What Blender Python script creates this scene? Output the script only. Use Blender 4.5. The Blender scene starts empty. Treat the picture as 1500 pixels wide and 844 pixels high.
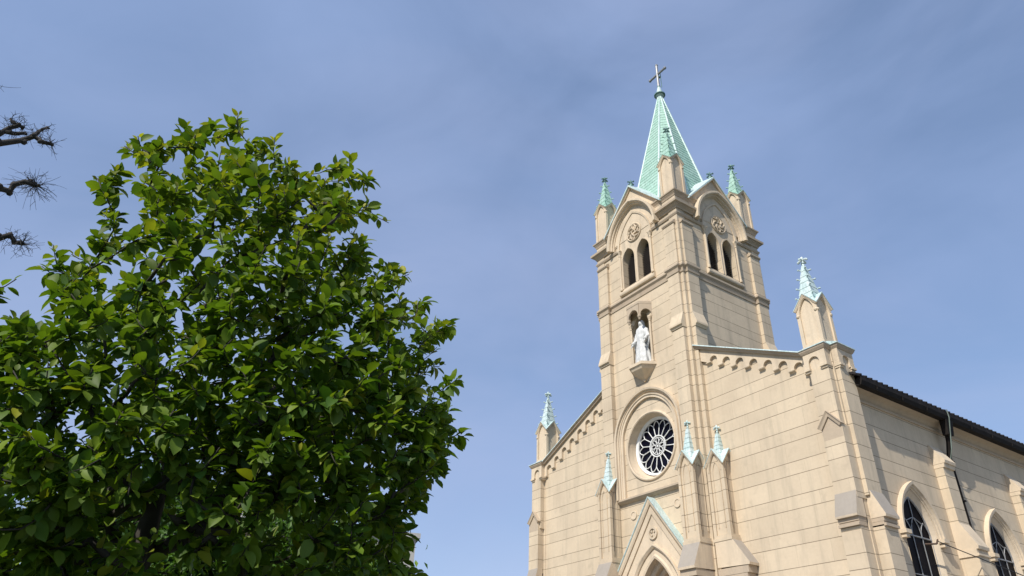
import bpy, bmesh, math, random
import numpy as np
from mathutils import Vector, Matrix
from mathutils.geometry import tessellate_polygon
random.seed(7); rng = np.random.default_rng(11)
sc = bpy.context.scene; COL = sc.collection
R = math.radians
# ------------------------------------------------------------------ camera
CAM = Vector((20.798, -20.977, 1.242))
yaw, pit, rol = R(-56.822), R(31.606), R(1.911)
fwd = Vector((math.sin(yaw)*math.cos(pit), math.cos(yaw)*math.cos(pit), math.sin(pit)))
rt0 = Vector((math.cos(yaw), -math.sin(yaw), 0)); up0 = rt0.cross(fwd)
rgt = rt0*math.cos(rol)+up0*math.sin(rol); upv = up0*math.cos(rol)-rt0*math.sin(rol)
cd = bpy.data.cameras.new('camera'); cam = bpy.data.objects.new('camera', cd); COL.objects.link(cam)
m3 = Matrix((rgt, upv, -fwd)).transposed(); cam.matrix_world = Matrix.Translation(CAM) @ m3.to_4x4()
cd.sensor_width = 36; cd.lens = 1061.361/1500*36; cd.clip_end = 5000; cd.clip_start = .05
sc.camera = cam
sc.render.resolution_x, sc.render.resolution_y = 1024, 576
sc.view_settings.view_transform = 'Standard'; sc.view_settings.look = 'None'
sc.view_settings.exposure = 0.10; sc.view_settings.gamma = 1
# ------------------------------------------------------------------ light
SUN = Vector((.215, -.62, .67)).normalized()
elev = math.asin(SUN.z); rot = math.atan2(SUN.x, SUN.y)
w = bpy.data.worlds.new('World'); sc.world = w; w.use_nodes = True
nt = w.node_tree; nt.nodes.clear()
def N(t, typ, **k):
    n = t.nodes.new(typ)
    for a, b in k.items(): setattr(n, a, b)
    return n
out = N(nt, 'ShaderNodeOutputWorld'); bg = N(nt, 'ShaderNodeBackground'); bg.inputs[1].default_value = .15
sky = N(nt, 'ShaderNodeTexSky', sky_type='NISHITA', sun_disc=False, sun_elevation=elev, sun_rotation=rot)
sky.air_density = 1.0; sky.dust_density = .6; sky.ozone_density = 2.2
tc = N(nt, 'ShaderNodeTexCoord'); mp = N(nt, 'ShaderNodeMapping'); mp.inputs['Scale'].default_value = (1.0, 1.6, 2.6)
mp.inputs['Rotation'].default_value = (.3, .5, .2)
n1 = N(nt, 'ShaderNodeTexNoise'); n1.inputs['Scale'].default_value = 1.7; n1.inputs['Detail'].default_value = 6; n1.inputs['Roughness'].default_value = .5
n1.inputs['Distortion'].default_value = .6
cr = N(nt, 'ShaderNodeMapRange'); cr.inputs[1].default_value = .36; cr.inputs[2].default_value = .72; cr.inputs[3].default_value = .35; cr.inputs[4].default_value = .8
mx = N(nt, 'ShaderNodeMix', data_type='RGBA'); mx.inputs[7].default_value = (2.1, 2.85, 4.65, 1)
nt.links.new(tc.outputs['Generated'], mp.inputs[0]); nt.links.new(mp.outputs[0], n1.inputs[0]); nt.links.new(n1.outputs[0], cr.inputs[0])
nt.links.new(cr.outputs[0], mx.inputs[0]); nt.links.new(sky.outputs[0], mx.inputs[6]); n2 = N(nt, 'ShaderNodeTexNoise'); n2.inputs['Scale'].default_value = 1.1; n2.inputs['Detail'].default_value = 7; n2.inputs['Roughness'].default_value = .52; n2.inputs['Distortion'].default_value = .8
mp2 = N(nt, 'ShaderNodeMapping'); mp2.inputs['Scale'].default_value = (1.2, .9, 2.2); mp2.inputs['Location'].default_value = (3.1, 1.7, .4); mp2.inputs['Rotation'].default_value = (.2, -.5, .9)
nt.links.new(tc.outputs['Generated'], mp2.inputs[0]); nt.links.new(mp2.outputs[0], n2.inputs[0])
sx_ = N(nt, 'ShaderNodeSeparateXYZ'); nt.links.new(tc.outputs['Generated'], sx_.inputs[0])
lowz = N(nt, 'ShaderNodeMapRange'); lowz.inputs[1].default_value = .1; lowz.inputs[2].default_value = .85; lowz.inputs[3].default_value = .75; lowz.inputs[4].default_value = .35; nt.links.new(sx_.outputs[2], lowz.inputs[0])
c2_ = N(nt, 'ShaderNodeMapRange'); c2_.inputs[1].default_value = .38; c2_.inputs[2].default_value = .70; nt.links.new(n2.outputs[0], c2_.inputs[0])
ml = N(nt, 'ShaderNodeMath', operation='MULTIPLY'); nt.links.new(c2_.outputs[0], ml.inputs[0]); nt.links.new(lowz.outputs[0], ml.inputs[1])
mx2 = N(nt, 'ShaderNodeMix', data_type='RGBA'); mx2.inputs[7].default_value = (3.1, 3.55, 5.1, 1); nt.links.new(ml.outputs[0], mx2.inputs[0]); nt.links.new(mx.outputs[2], mx2.inputs[6])
nt.links.new(mx2.outputs[2], bg.inputs[0]); nt.links.new(bg.outputs[0], out.inputs[0])
sd = bpy.data.lights.new('sun', 'SUN'); sd.energy = 4.7; sd.angle = R(.53); sd.color = (1, .95, .865)
so = bpy.data.objects.new('sun', sd); COL.objects.link(so); so.rotation_euler = (-SUN).to_track_quat('-Z', 'Y').to_euler(); so.location = (0, -40, 60)
# ------------------------------------------------------------------ materials
def mat(name):
    m = bpy.data.materials.new(name); m.use_nodes = True; t = m.node_tree
    return m, t, t.nodes['Principled BSDF']
def math_(t, op, a, b=None, c=None):
    n = N(t, 'ShaderNodeMath', operation=op)
    for i, v in enumerate((a, b, c)):
        if v is None: continue
        if isinstance(v, (int, float)): n.inputs[i].default_value = v
        else: t.links.new(v, n.inputs[i])
    return n.outputs[0]
def mixc(t, f, a, b):
    n = N(t, 'ShaderNodeMix', data_type='RGBA')
    if isinstance(f, (int, float)): n.inputs[0].default_value = f
    else: t.links.new(f, n.inputs[0])
    for i, v in ((6, a), (7, b)):
        if isinstance(v, tuple): n.inputs[i].default_value = (*v, 1)
        else: t.links.new(v, n.inputs[i])
    return n.outputs[2]
def noise(t, vec, scale, detail=5, rough=.55):
    n = N(t, 'ShaderNodeTexNoise'); n.inputs['Scale'].default_value = scale; n.inputs['Detail'].default_value = detail; n.inputs['Roughness'].default_value = rough
    t.links.new(vec, n.inputs[0]); return n.outputs[0]
def mapv(t, vec, s):
    n = N(t, 'ShaderNodeMapping'); n.inputs['Scale'].default_value = s; t.links.new(vec, n.inputs[0]); return n.outputs[0]
def rng_(t, v, a, b, c=0., d=1.):
    n = N(t, 'ShaderNodeMapRange'); t.links.new(v, n.inputs[0])
    for i, x in enumerate((a, b, c, d)): n.inputs[i+1].default_value = x
    return n.outputs[0]
def stucco(name, base, joints, grey=0.):
    m, t, b = mat(name); g = N(t, 'ShaderNodeNewGeometry'); P = N(t, 'ShaderNodeTexCoord').outputs['Object']
    big = noise(t, P, .55, 6, .6); fine = noise(t, P, 9, 4, .6); streak = noise(t, mapv(t, P, (1.5, 1.5, .16)), 1.6, 6, .65)
    dark = tuple(c*k for c, k in zip(base, (.72, .70, .70)))
    c = mixc(t, rng_(t, big, .42, .72, 0, .55), base, dark)
    c = mixc(t, rng_(t, streak, .50, .78, 0, .55), c, (.30, .26, .20))
    c = mixc(t, rng_(t, noise(t, P, 1.9, 7, .65), .56, .74, 0, .40), c, (.33, .28, .21))
    c = mixc(t, rng_(t, fine, .3, .8, 0, .22), c, tuple(x*.6 for x in base))
    if grey: c = mixc(t, rng_(t, noise(t, P, 3.0, 6, .7), .3, .7, grey*.5, grey), c, (.27, .24, .21))
    bh = noise(t, P, 38, 3, .7)
    if joints:
        s = N(t, 'ShaderNodeSeparateXYZ'); t.links.new(P, s.inputs[0]); sn = N(t, 'ShaderNodeSeparateXYZ'); t.links.new(g.outputs['True Normal'], sn.inputs[0])
        u = math_(t, 'GREATER_THAN', math_(t, 'ABSOLUTE', sn.outputs[0]), math_(t, 'ABSOLUTE', sn.outputs[1]))
        tang = math_(t, 'ADD', math_(t, 'MULTIPLY', s.outputs[1], u), math_(t, 'MULTIPLY', s.outputs[0], math_(t, 'SUBTRACT', 1, u)))
        zz = math_(t, 'DIVIDE', math_(t, 'ADD', s.outputs[2], 26.35), 1.10)      # course period 1.10 m, courses .44 and .66 high
        row = math_(t, 'FLOOR', zz); fr = math_(t, 'FRACT', zz)
        hw_ = .0125
        l1 = math_(t, 'LESS_THAN', fr, .019); l2 = math_(t, 'LESS_THAN', math_(t, 'ABSOLUTE', math_(t, 'SUBTRACT', fr, .4)), .0095)
        hi = math_(t, 'GREATER_THAN', fr, .4)
        hl = math_(t, 'MAXIMUM', l1, l2)
        off = math_(t, 'ADD', math_(t, 'MULTIPLY', hi, .5), math_(t, 'MULTIPLY', row, .27))
        vf = math_(t, 'FRACT', math_(t, 'ADD', math_(t, 'DIVIDE', math_(t, 'ADD', tang, 60.3), 1.28), off))
        vl = math_(t, 'LESS_THAN', vf, .012)
        vert = math_(t, 'LESS_THAN', math_(t, 'ABSOLUTE', sn.outputs[2]), .3)
        jm = math_(t, 'MULTIPLY', math_(t, 'MAXIMUM', hl, math_(t, 'MULTIPLY', vl, .2)), vert)
        wob = rng_(t, noise(t, P, 1.3, 3), .3, .7, .8, 1.)
        jm = math_(t, 'MULTIPLY', jm, wob)
        # each block a slightly different tone
        wn = N(t, 'ShaderNodeTexWhiteNoise', noise_dimensions='2D'); cv = N(t, 'ShaderNodeCombineXYZ')
        t.links.new(math_(t, 'FLOOR', math_(t, 'ADD', math_(t, 'DIVIDE', math_(t, 'ADD', tang, 60.3), 1.28), off)), cv.inputs[0])
        t.links.new(math_(t, 'ADD', math_(t, 'MULTIPLY', row, 2), hi), cv.inputs[1]); t.links.new(cv.outputs[0], wn.inputs[0])
        c = mixc(t, rng_(t, wn.outputs[0], 0, 1, 0, .26), c, tuple(x*.62 for x in base))
        c = mixc(t, math_(t, 'MULTIPLY', jm, .8), c, (.09, .065, .04))
        bh = math_(t, 'SUBTRACT', math_(t, 'MULTIPLY', bh, .25), jm)
    bp_ = N(t, 'ShaderNodeBump'); bp_.inputs['Strength'].default_value = .35; bp_.inputs['Distance'].default_value = .02
    t.links.new(bh, bp_.inputs['Height']); t.links.new(bp_.outputs[0], b.inputs['Normal'])
    t.links.new(c, b.inputs['Base Color']); b.inputs['Roughness'].default_value = .88; b.inputs['Specular IOR Level'].default_value = .25
    return m
CREAM = (.65, .532, .385)
ST = stucco('coursed_stucco', CREAM, True)
SP = stucco('smooth_stucco', (.665, .545, .40), False)
SD = stucco('weathered_moulding', (.54, .43, .31), False, .25)
SG = stucco('grey_weathering', (.42, .37, .31), False, .55)
def patina(name, a, b2, lines=0):
    m, t, b = mat(name); P = N(t, 'ShaderNodeTexCoord').outputs['Object']
    c = mixc(t, rng_(t, noise(t, P, 2.2, 6, .65), .35, .65), a, b2)
    c = mixc(t, rng_(t, noise(t, mapv(t, P, (9, 9, .7)), 2, 5, .7), .45, .7, 0, .75), c, tuple(x*.55 for x in a))
    c = mixc(t, rng_(t, noise(t, P, 5.0, 6, .7), .58, .72, 0, .5), c, (.20, .22, .17))
    t.links.new(c, b.inputs['Base Color']); b.inputs['Roughness'].default_value = .6; b.inputs['Metallic'].default_value = .05
    return m
MINT = patina('verdigris_copper', (.30, .50, .40), (.42, .60, .51))
PALE = patina('pale_copper', (.46, .60, .58), (.62, .70, .69))
RIB = patina('rib_copper', (.48, .63, .60), (.58, .70, .68))
DKC = patina('dark_copper', (.10, .20, .19), (.20, .33, .31))
def flat(name, c, rough=.6, metal=0., var=.35, sc_=6, spec=.5):
    m, t, b = mat(name); P = N(t, 'ShaderNodeTexCoord').outputs['Object']
    t.links.new(mixc(t, rng_(t, noise(t, P, sc_, 5), .3, .7), c, tuple(x*(1-var) for x in c)), b.inputs['Base Color'])
    b.inputs['Roughness'].default_value = rough; b.inputs['Metallic'].default_value = metal; b.inputs['Specular IOR Level'].default_value = spec
    return m
WHITE = flat('white_paint', (.80, .80, .78), .5, 0, .12)
MARBLE = flat('white_statue', (.76, .76, .74), .6, 0, .5, 4)
GLASS = flat('dark_stained_glass', (.005, .005, .014), .4, 0, .5, 4, .08)
GLASS2 = flat('nave_glass', (.007, .005, .007), .45, 0, .5, 4, .05)
LEAD = flat('lead_bar', (.34, .34, .34), .45, .3, .3)
LOUV = flat('dark_louvre', (.045, .035, .03), .7)
GUT = flat('dark_gutter', (.020, .016, .014), .8, 0, .5, 3, .2)
TILE = flat('roof_tile', (.03, .026, .026), .8, 0, .4, 3, .2)
WOOD = flat('door_wood', (.10, .05, .03), .5, 0, .4)
CABLE = flat('black_cable', (.02, .02, .02), .6)
CAB2 = flat('grey_green_cable', (.16, .20, .17), .6)
BARKM = flat('bark', (.05, .042, .032), .9, 0, .5, 12)
BARKD = flat('pollard_bark', (.055, .048, .042), .95, 0, .55, 14)
# ------------------------------------------------------------------ mesh builder
def F0(s, n, z): return (s, n, z)
TY = 2.456
def side(k, cx=0., cy=TY):      # local (s along face, n outward, z) -> world, k = 0 front, 1 right, 2 back, 3 left
    def f(s, n, z):
        return ((cx+s, cy-n, z), (cx+n, cy+s, z), (cx-s, cy+n, z), (cx-n, cy-s, z))[k]
    return f
class MB:
    def __init__(s, f=F0): s.v = []; s.f = []; s.mi = []; s.fn = f; s.m = 0; s.sm = False
    def pts(s, L):
        b = len(s.v); s.v += [s.fn(*p) for p in L]; return list(range(b, b+len(L)))
    def face(s, ids): s.f.append(ids); s.mi.append(s.m)
    def box(s, s0, s1, n0, n1, z0, z1):
        i = s.pts([(a, b, c) for c in (z0, z1) for a, b in ((s0, n0), (s1, n0), (s1, n1), (s0, n1))])
        for q in ((0, 3, 2, 1), (4, 5, 6, 7), (0, 1, 5, 4), (1, 2, 6, 5), (2, 3, 7, 6), (3, 0, 4, 7)): s.face([i[j] for j in q])
    def prism(s, poly, n0, n1, cap0=True):           # poly in (s, z)
        a = s.pts([(p[0], n0, p[1]) for p in poly]); b = s.pts([(p[0], n1, p[1]) for p in poly]); k = len(poly)
        tri = tessellate_polygon([[Vector((p[0], p[1], 0)) for p in poly]])
        for t in tri:
            s.face([b[j] for j in t])
            if cap0: s.face([a[j] for j in reversed(t)])
        for j in range(k): s.face([a[j], a[(j+1) % k], b[(j+1) % k], b[j]])
    def zprism(s, poly, z0, z1, poly2=None):         # poly in (s, n)
        a = s.pts([(p[0], p[1], z0) for p in poly]); b = s.pts([(p[0], p[1], z1) for p in (poly2 or poly)]); k = len(poly)
        s.face(a[::-1]); s.face(b)
        for j in range(k): s.face([a[j], a[(j+1) % k], b[(j+1) % k], b[j]])
    def xprism(s, poly, s0, s1):                     # poly in (n, z) extruded along s
        a = s.pts([(s0, p[0], p[1]) for p in poly]); b = s.pts([(s1, p[0], p[1]) for p in poly]); k = len(poly)
        s.face(a[::-1]); s.face(b)
        for j in range(k): s.face([a[j], a[(j+1) % k], b[(j+1) % k], b[j]])
    def hexa(s, P):                                  # 8 points: bottom 4, top 4
        i = s.pts(P)
        for q in ((0, 3, 2, 1), (4, 5, 6, 7), (0, 1, 5, 4), (1, 2, 6, 5), (2, 3, 7, 6), (3, 0, 4, 7)): s.face([i[j] for j in q])
    def plate(s, outer, holes, n, depth, back=True): # flat front face with recessed holes
        loops = [outer]+holes; flat_ = [p for l in loops for p in l]
        i = s.pts([(p[0], n, p[1]) for p in flat_])
        for t in tessellate_polygon([[Vector((p[0], p[1], 0)) for p in l] for l in loops]): s.face([i[j] for j in t])
        b = len(outer)
        for h, l in enumerate(holes):
            d = depth[h] if isinstance(depth, (list, tuple)) else depth
            k = len(l); fr = i[b:b+k]; bk = s.pts([(p[0], n-d, p[1]) for p in l]); b += k
            for j in range(k): s.face([fr[j], fr[(j+1) % k], bk[(j+1) % k], bk[j]])
            if back:
                for t in tessellate_polygon([[Vector((p[0], p[1], 0)) for p in l]]): s.face([bk[j] for j in t])
    def sweep(s, path, prof, closed=False, plane='sz', loop_prof=True):   # profile (offset to the outside of the path, height)
        n = len(path); rings = []
        for j in range(n):
            p = Vector(path[j])
            if closed: a, c = Vector(path[j-1]), Vector(path[(j+1) % n])
            else: a = Vector(path[j-1]) if j else None; c = Vector(path[j+1]) if j < n-1 else None
            d1 = (p-a).normalized() if a is not None else None; d2 = (c-p).normalized() if c is not None else None
            if d1 is None: d1 = d2
            if d2 is None: d2 = d1
            n1_ = Vector((-d1.y, d1.x)); n2_ = Vector((-d2.y, d2.x)); mm = (n1_+n2_); mm = mm/max(mm.dot(n1_), .35) if mm.length > 1e-6 else n1_
            L = []
            for o, h in prof:
                q = p+mm*o; L.append((q.x, h, q.y) if plane == 'sz' else (q.x, q.y, h))
            rings.append(s.pts(L))
        k = len(prof)
        for j in range(n if closed else n-1):
            A, B = rings[j], rings[(j+1) % n]
            for q in range(k if loop_prof else k-1): s.face([A[q], A[(q+1) % k], B[(q+1) % k], B[q]])
        if not closed and loop_prof: s.face(rings[0][::-1]); s.face(rings[-1])
    def tube(s, P, rad, k=6):
        P = [Vector(p) for p in P]; rad = rad if isinstance(rad, (list, tuple)) else [rad]*len(P); rings = []
        for j, p in enumerate(P):
            d = (P[min(j+1, len(P)-1)]-P[max(j-1, 0)]).normalized(); a = d.cross(Vector((0, 0, 1)) if abs(d.z) < .9 else Vector((1, 0, 0))).normalized(); b = d.cross(a)
            rings.append(s.pts([tuple(p+(a*math.cos(2*math.pi*q/k)+b*math.sin(2*math.pi*q/k))*rad[j]) for q in range(k)]))
        for A, B in zip(rings, rings[1:]):
            for q in range(k): s.face([A[q], A[(q+1) % k], B[(q+1) % k], B[q]])
        s.face(rings[0][::-1]); s.face(rings[-1])
    def lathe(s, c, prof, k=12, sx=1., sy=1., a0=0.):  # prof (r, z)
        rings = [s.pts([(c[0]+r*sx*math.cos(a0+2*math.pi*q/k), c[1]+r*sy*math.sin(a0+2*math.pi*q/k), c[2]+z) for q in range(k)]) for r, z in prof]
        for A, B in zip(rings, rings[1:]):
            for q in range(k): s.face([A[q], A[(q+1) % k], B[(q+1) % k], B[q]])
        s.face(rings[0][::-1]); s.face(rings[-1])
    def ball(s, c, r, k=10):
        rr = r if isinstance(r, tuple) else (r, r, r); h = k//2
        s.lathe(c, [(max(math.sin(math.pi*j/h), .02), -rr[2]*math.cos(math.pi*j/h)) for j in range(h+1)], k, rr[0], rr[1])
    def build(s, name, mats, parent=None, smooth=False, bevel=0., slope=None):
        me = bpy.data.meshes.new(name); me.from_pydata(s.v, [], s.f)
        for m_ in (mats if isinstance(mats, list) else [mats]): me.materials.append(m_)
        me.polygons.foreach_set('material_index', s.mi)
        bm = bmesh.new(); bm.from_mesh(me); bmesh.ops.recalc_face_normals(bm, faces=bm.faces)
        if slope is not None:
            for f_ in bm.faces:
                f_.normal_update()
                if .12 < f_.normal.z < .985: f_.material_index = slope
        bm.to_mesh(me); bm.free()
        if smooth: me.polygons.foreach_set('use_smooth', [True]*len(me.polygons))
        o = bpy.data.objects.new(name, me); COL.objects.link(o)
        if parent:
            o.parent = parent; o.matrix_parent_inverse = Matrix.Translation(-WL(parent))
        if bevel:
            bv = o.modifiers.new('b', 'BEVEL'); bv.width = bevel; bv.segments = 2; bv.limit_method = 'ANGLE'; bv.angle_limit = R(40)
        return o
def WL(o):
    return Vector(o['base']) if 'base' in o else Vector((0, 0, 0))
def tag(o, label=None, cat=None, group=None, kind=None):
    for k, v in (('label', label), ('category', cat), ('group', group), ('kind', kind)):
        if v: o[k] = v
    return o
def thing(name, loc, label, cat, group=None):
    o = bpy.data.objects.new(name, None); COL.objects.link(o); o.location = loc; o['base'] = tuple(loc)
    return tag(o, label, cat, group)
def arc(cx, cz, r, a0, a1, n): return [(cx+r*math.cos(R(a0+(a1-a0)*j/n)), cz+r*math.sin(R(a0+(a1-a0)*j/n))) for j in range(n+1)]
def parch(c, w_, z0, h, n=9, zb=None):      # pointed arch outline, left spring -> apex -> right spring (and feet at zb)
    Rr = (w_*w_+h*h)/(2*w_); al = math.asin(min(1, h/Rr)); L = []
    for j in range(n+1):
        a = al*j/n; L.append((c-w_+Rr-Rr*math.cos(a), z0+Rr*math.sin(a)))
    L += [(2*c-x, z) for x, z in L[-2::-1]]
    if zb is not None: L = [(c-w_, zb)]+L+[(c+w_, zb)]
    return L
def circ(c, z, r, n=40): return [(c+r*math.cos(-2*math.pi*j/n), z+r*math.sin(-2*math.pi*j/n)) for j in range(n)]
# ------------------------------------------------------------------ ground
GZ = -.36
def sheet(name, x0, x1, y0, y1, z, m_):
    b = MB(); i = b.pts([(x0, y0, z), (x1, y0, z), (x1, y1, z), (x0, y1, z)]); b.face(i); o = b.build(name, m_); o['kind'] = 'structure'; return o
GRASSM = flat('lawn', (.05, .08, .025), .95, 0, .5, 2); PAV = flat('paving', (.30, .28, .25), .9, 0, .25, 2); ASPH = flat('asphalt', (.05, .05, .05), .9, 0, .3, 4)
sheet('ground', -1500, 1500, -1500, 1500, GZ-.02, GRASSM)
sheet('forecourt_paving', -9, 30, -17.5, 32, GZ, PAV)
# ------------------------------------------------------------------ church
church = thing('church', (0, 0, GZ), 'cream stucco church with a green copper spire, round window and slim pinnacles', 'church')
def part(b, name, m_, parent=church, **k): return b.build(name, m_, parent, **k)
W = 2.766; BI, BO = 1.99, 2.64
DIRS = [side(k) for k in range(4)]
# ---- tower walls
tb = MB()
def tower_ring(z0, z1, B):
    for k in range(4):
        tb.fn = side(k)
        for sg in (-1, 1):
            tb.box(min(sg*BI, sg*BO), max(sg*BI, sg*BO), W-.1, B, z0, z1)
tower_ring(GZ, 15.9, 2.99); tower_ring(16.4, 18.9, 2.93); tower_ring(18.9, 21.36, 2.90)
for k in range(4):                                    # weathered set-offs of the clasping buttresses
    tb.fn = side(k)
    for sg in (-1, 1):
        a, b_ = min(sg*BI, sg*BO)-.02, max(sg*BI, sg*BO)+.02
        tb.xprism([(W-.1, 15.9), (3.03, 15.9), (3.05, 15.98), (3.11, 16.0), (3.11, 16.08), (2.93, 16.62), (W-.1, 16.62)], a, b_)
C_ = 2.80
tb.fn = F0
for sx in (-1, 1):                                    # corner posts between the buttress pairs
    for sy in (-1, 1):
        x = sx*C_; y = TY+sy*C_
        tb.box(min(x, x-sx*.5), max(x, x-sx*.5), min(y, y-sy*.5), max(y, y-sy*.5), GZ, 22.15)
def belfry_holes(): return [parch(-.51, .41, 21.02, .64, 8, 19.52), parch(.51, .41, 21.02, .64, 8, 19.52)]
for k in range(4):
    tb.fn = side(k)
    holes = belfry_holes(); dep = [.42, .42]
    if k == 0:
        holes += [parch(0, .52, 17.1, .75, 8, 15.05), circ(.03, 11.53, 1.37, 64), parch(.0, .98, 5.3, 1.72, 10, GZ+.05)]; dep += [.62, .5, 1.0]
    tb.plate([(-2.75, GZ), (2.75, GZ), (2.75, 22.15), (-2.75, 22.15)], holes, W, dep)
part(tb, 'tower_wall', [ST])
# ---- belfry stage head: blocks, gables
hb = MB()
hb.fn = side(0); hb.box(-C_, C_, -C_, C_, 22.15, 22.98)
for k in range(4):
    hb.fn = side(k)
    hb.prism([(-1.905, 22.2), (1.905, 22.2), (1.905, 23.02), (0, 25.06), (-1.905, 23.02)], .6+k*.003, 2.82)
part(hb, 'tower_gable', [SP])
for k in range(4):
    mb = MB(side(k))
    # great arch moulding over the belfry openings
    mb.sweep(parch(0, 1.46, 21.95, 2.0, 14), [(-.04, 2.79), (-.04, 2.87), (.01, 2.88), (.02, 2.97), (.08, 3.00), (.09, 3.08), (.14, 3.13), (.24, 3.13), (.24, 2.79)])
    mb.sweep(parch(0, 1.12, 21.72, 1.82, 14), [(-.03, 2.79), (-.03, 2.86), (.06, 2.88), (.06, 2.79)])
    mb.sweep([(-1.95, 22.98), (0, 25.06), (1.95, 22.98)], [(-.02, 2.70), (-.02, 2.90), (.05, 2.96), (.08, 2.96), (.08, 2.70)])
    part(mb, 'gable_arch_moulding', [SP])

# field inside the arch: slightly proud panel with the two lancets cut through
for k in range(4):
    fb_ = MB(side(k))
    o_ = parch(0, 1.10, 21.72, 1.80, 14, 19.42)
    fb_.plate(o_, belfry_holes(), W+.035, .04, back=False)
    fb_.sweep(o_, [(0, W), (0, W+.035)], loop_prof=False)
    for c in (-.51, .51): fb_.sweep(parch(c, .42, 21.02, .65, 8, 19.52), [(0, W+.03), (0, W+.055), (.05, W+.055), (.05, W+.03)])
    part(fb_, 'belfry_panel', [SP])
for k in range(4):
    cb = MB(side(k))
    L = [(1.52, C_), (C_, C_), (C_, 1.52)]             # cornice returning round each corner
    for a, b_ in ((22.12, 1), (22.86, .62)):
        prof = [(-.02, a), (.04*b_, a), (.07*b_, a+.07), (.14*b_, a+.14), (.16*b_, a+.15), (.16*b_, a+.19), (.24*b_, a+.22), (.25*b_, a+.33*(.6+.4*b_)), (.06, a+.42*(.5+.5*b_)), (-.02, a+.42*(.5+.5*b_))]
        pth = L if b_ == 1 else [(1.36, C_), (C_, C_), (C_, 1.36)]
        cb.sweep(pth, prof, plane='sn')
    cb.sweep([(1.15, C_), (C_, C_), (C_, 1.15)], [(-.02, 21.76), (.02, 21.76), (.06, 21.84), (.06, 21.90), (-.02, 21.93)], plane='sn')
    part(cb, 'tower_cornice', [SD])
for k in range(4):
    for sg in (-1, 1):                                 # buttress caps
        xb = MB(side(k))
        a, b_ = min(sg*BI, sg*BO)-.04, max(sg*BI, sg*BO)+.04
        xb.xprism([(W, 21.30), (2.93, 21.30), (2.97, 21.36), (2.97, 21.42), (2.78, 21.56), (W, 21.56)], a, b_)
        part(xb, 'buttress_cap', [SD])
# ---- string course stepping round the buttresses
def plan(B, w_=W, co=C_):
    P = []
    for k in range(4):
        f = side(k)
        for s, n in ((BO, co), (BO, B), (BI, B), (BI, w_), (-BI, w_), (-BI, B), (-BO, B), (-BO, co), (-co, co)):
            q = f(s, n, 0); P.append((q[0], q[1]))
    Q = []
    for k in (0, 3, 2, 1): Q += P[9*k:9*k+9]
    return Q
sb = MB()
PL = plan(2.93)
ar = sum(PL[i][0]*PL[(i+1) % 36][1]-PL[(i+1) % 36][0]*PL[i][1] for i in range(36))
sgn = -1 if ar > 0 else 1
sb.sweep(PL, [(sgn*o, z) for o, z in ((-.03, 18.62), (.035, 18.62), (.05, 18.72), (.0, 18.74), (.02, 18.84), (.10, 18.93), (.10, 19.02), (.0, 19.12), (-.03, 19.12))], closed=True, plane='sn')
part(sb, 'string_course', [SD])
# ---- belfry openings
for k in range(4):
    for c in (-.51, .51):
        b = MB(side(k)); z = 19.6
        while z < 21.5:
            hw = .40 if z < 21.0 else max(.05, .40-(z-21.0)*.62)
            b.hexa([(c-hw, W-.41, z), (c+hw, W-.41, z), (c+hw, W-.26, z-.055), (c-hw, W-.26, z-.055), (c-hw, W-.41, z+.025), (c+hw, W-.41, z+.025), (c+hw, W-.26, z-.03), (c-hw, W-.26, z-.03)]); z += .095
        b.prism(parch(c, .405, 21.02, .63, 8, 19.52), W-.418, W-.41)
        lo = part(b, 'belfry_louvre', [LOUV])
    b = MB(side(k))
    b.xprism([(W, 19.14), (2.90, 19.18), (2.92, 19.24), (2.92, 19.32), (2.80, 19.46), (W, 19.46)], -1.17, 1.17)
    part(b, 'belfry_sill', [SP])
    for c in (-1.06, 1.06):
        b = MB(side(k))
        b.lathe((c, W+.07, 0), [(.075, 19.46), (.075, 19.56), (.05, 19.6), (.05, 21.4), (.07, 21.42), (.05, 21.45), (.055, 21.52), (.11, 21.66), (.12, 21.72)], 10)
        b.box(c-.11, c+.11, W, W+.18, 21.70, 21.76)
        part(b, 'colonnette', [SP], smooth=False)
    # carved roundel
    b = MB(side(k)); mz = 22.33; n0 = W+.035
    b.sweep(circ(0, mz, .46), [(-.04, n0), (-.04, n0+.05), (0, n0+.08), (.04, n0+.05), (.04, n0)], closed=True)
    b.sweep(circ(0, mz, .12, 16), [(-.03, n0), (-.02, n0+.08), (.02, n0+.08), (.03, n0)], closed=True)
    for q in range(6):
        a = math.pi*q/3+.3
        P = [(math.cos(a+t*1.1)*(.14+.27*t), n0+.06, mz+math.sin(a+t*1.1)*(.14+.27*t)) for t in [j/6 for j in range(7)]]
        b.tube(P, [.035, .045, .05, .05, .045, .035, .03], 5)
        b.tube([(math.cos(a+.75+t)*.33, n0+.05, mz+math.sin(a+.75+t)*.33) for t in (-.25, 0, .25)], .04, 5)
        b.tube([(math.cos(a+.35)*.42, n0+.04, mz+math.sin(a+.35)*.42), (math.cos(a+.45)*.28, n0+.06, mz+math.sin(a+.45)*.28)], .035, 5)
    part(b, 'roundel', [SP])
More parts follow.
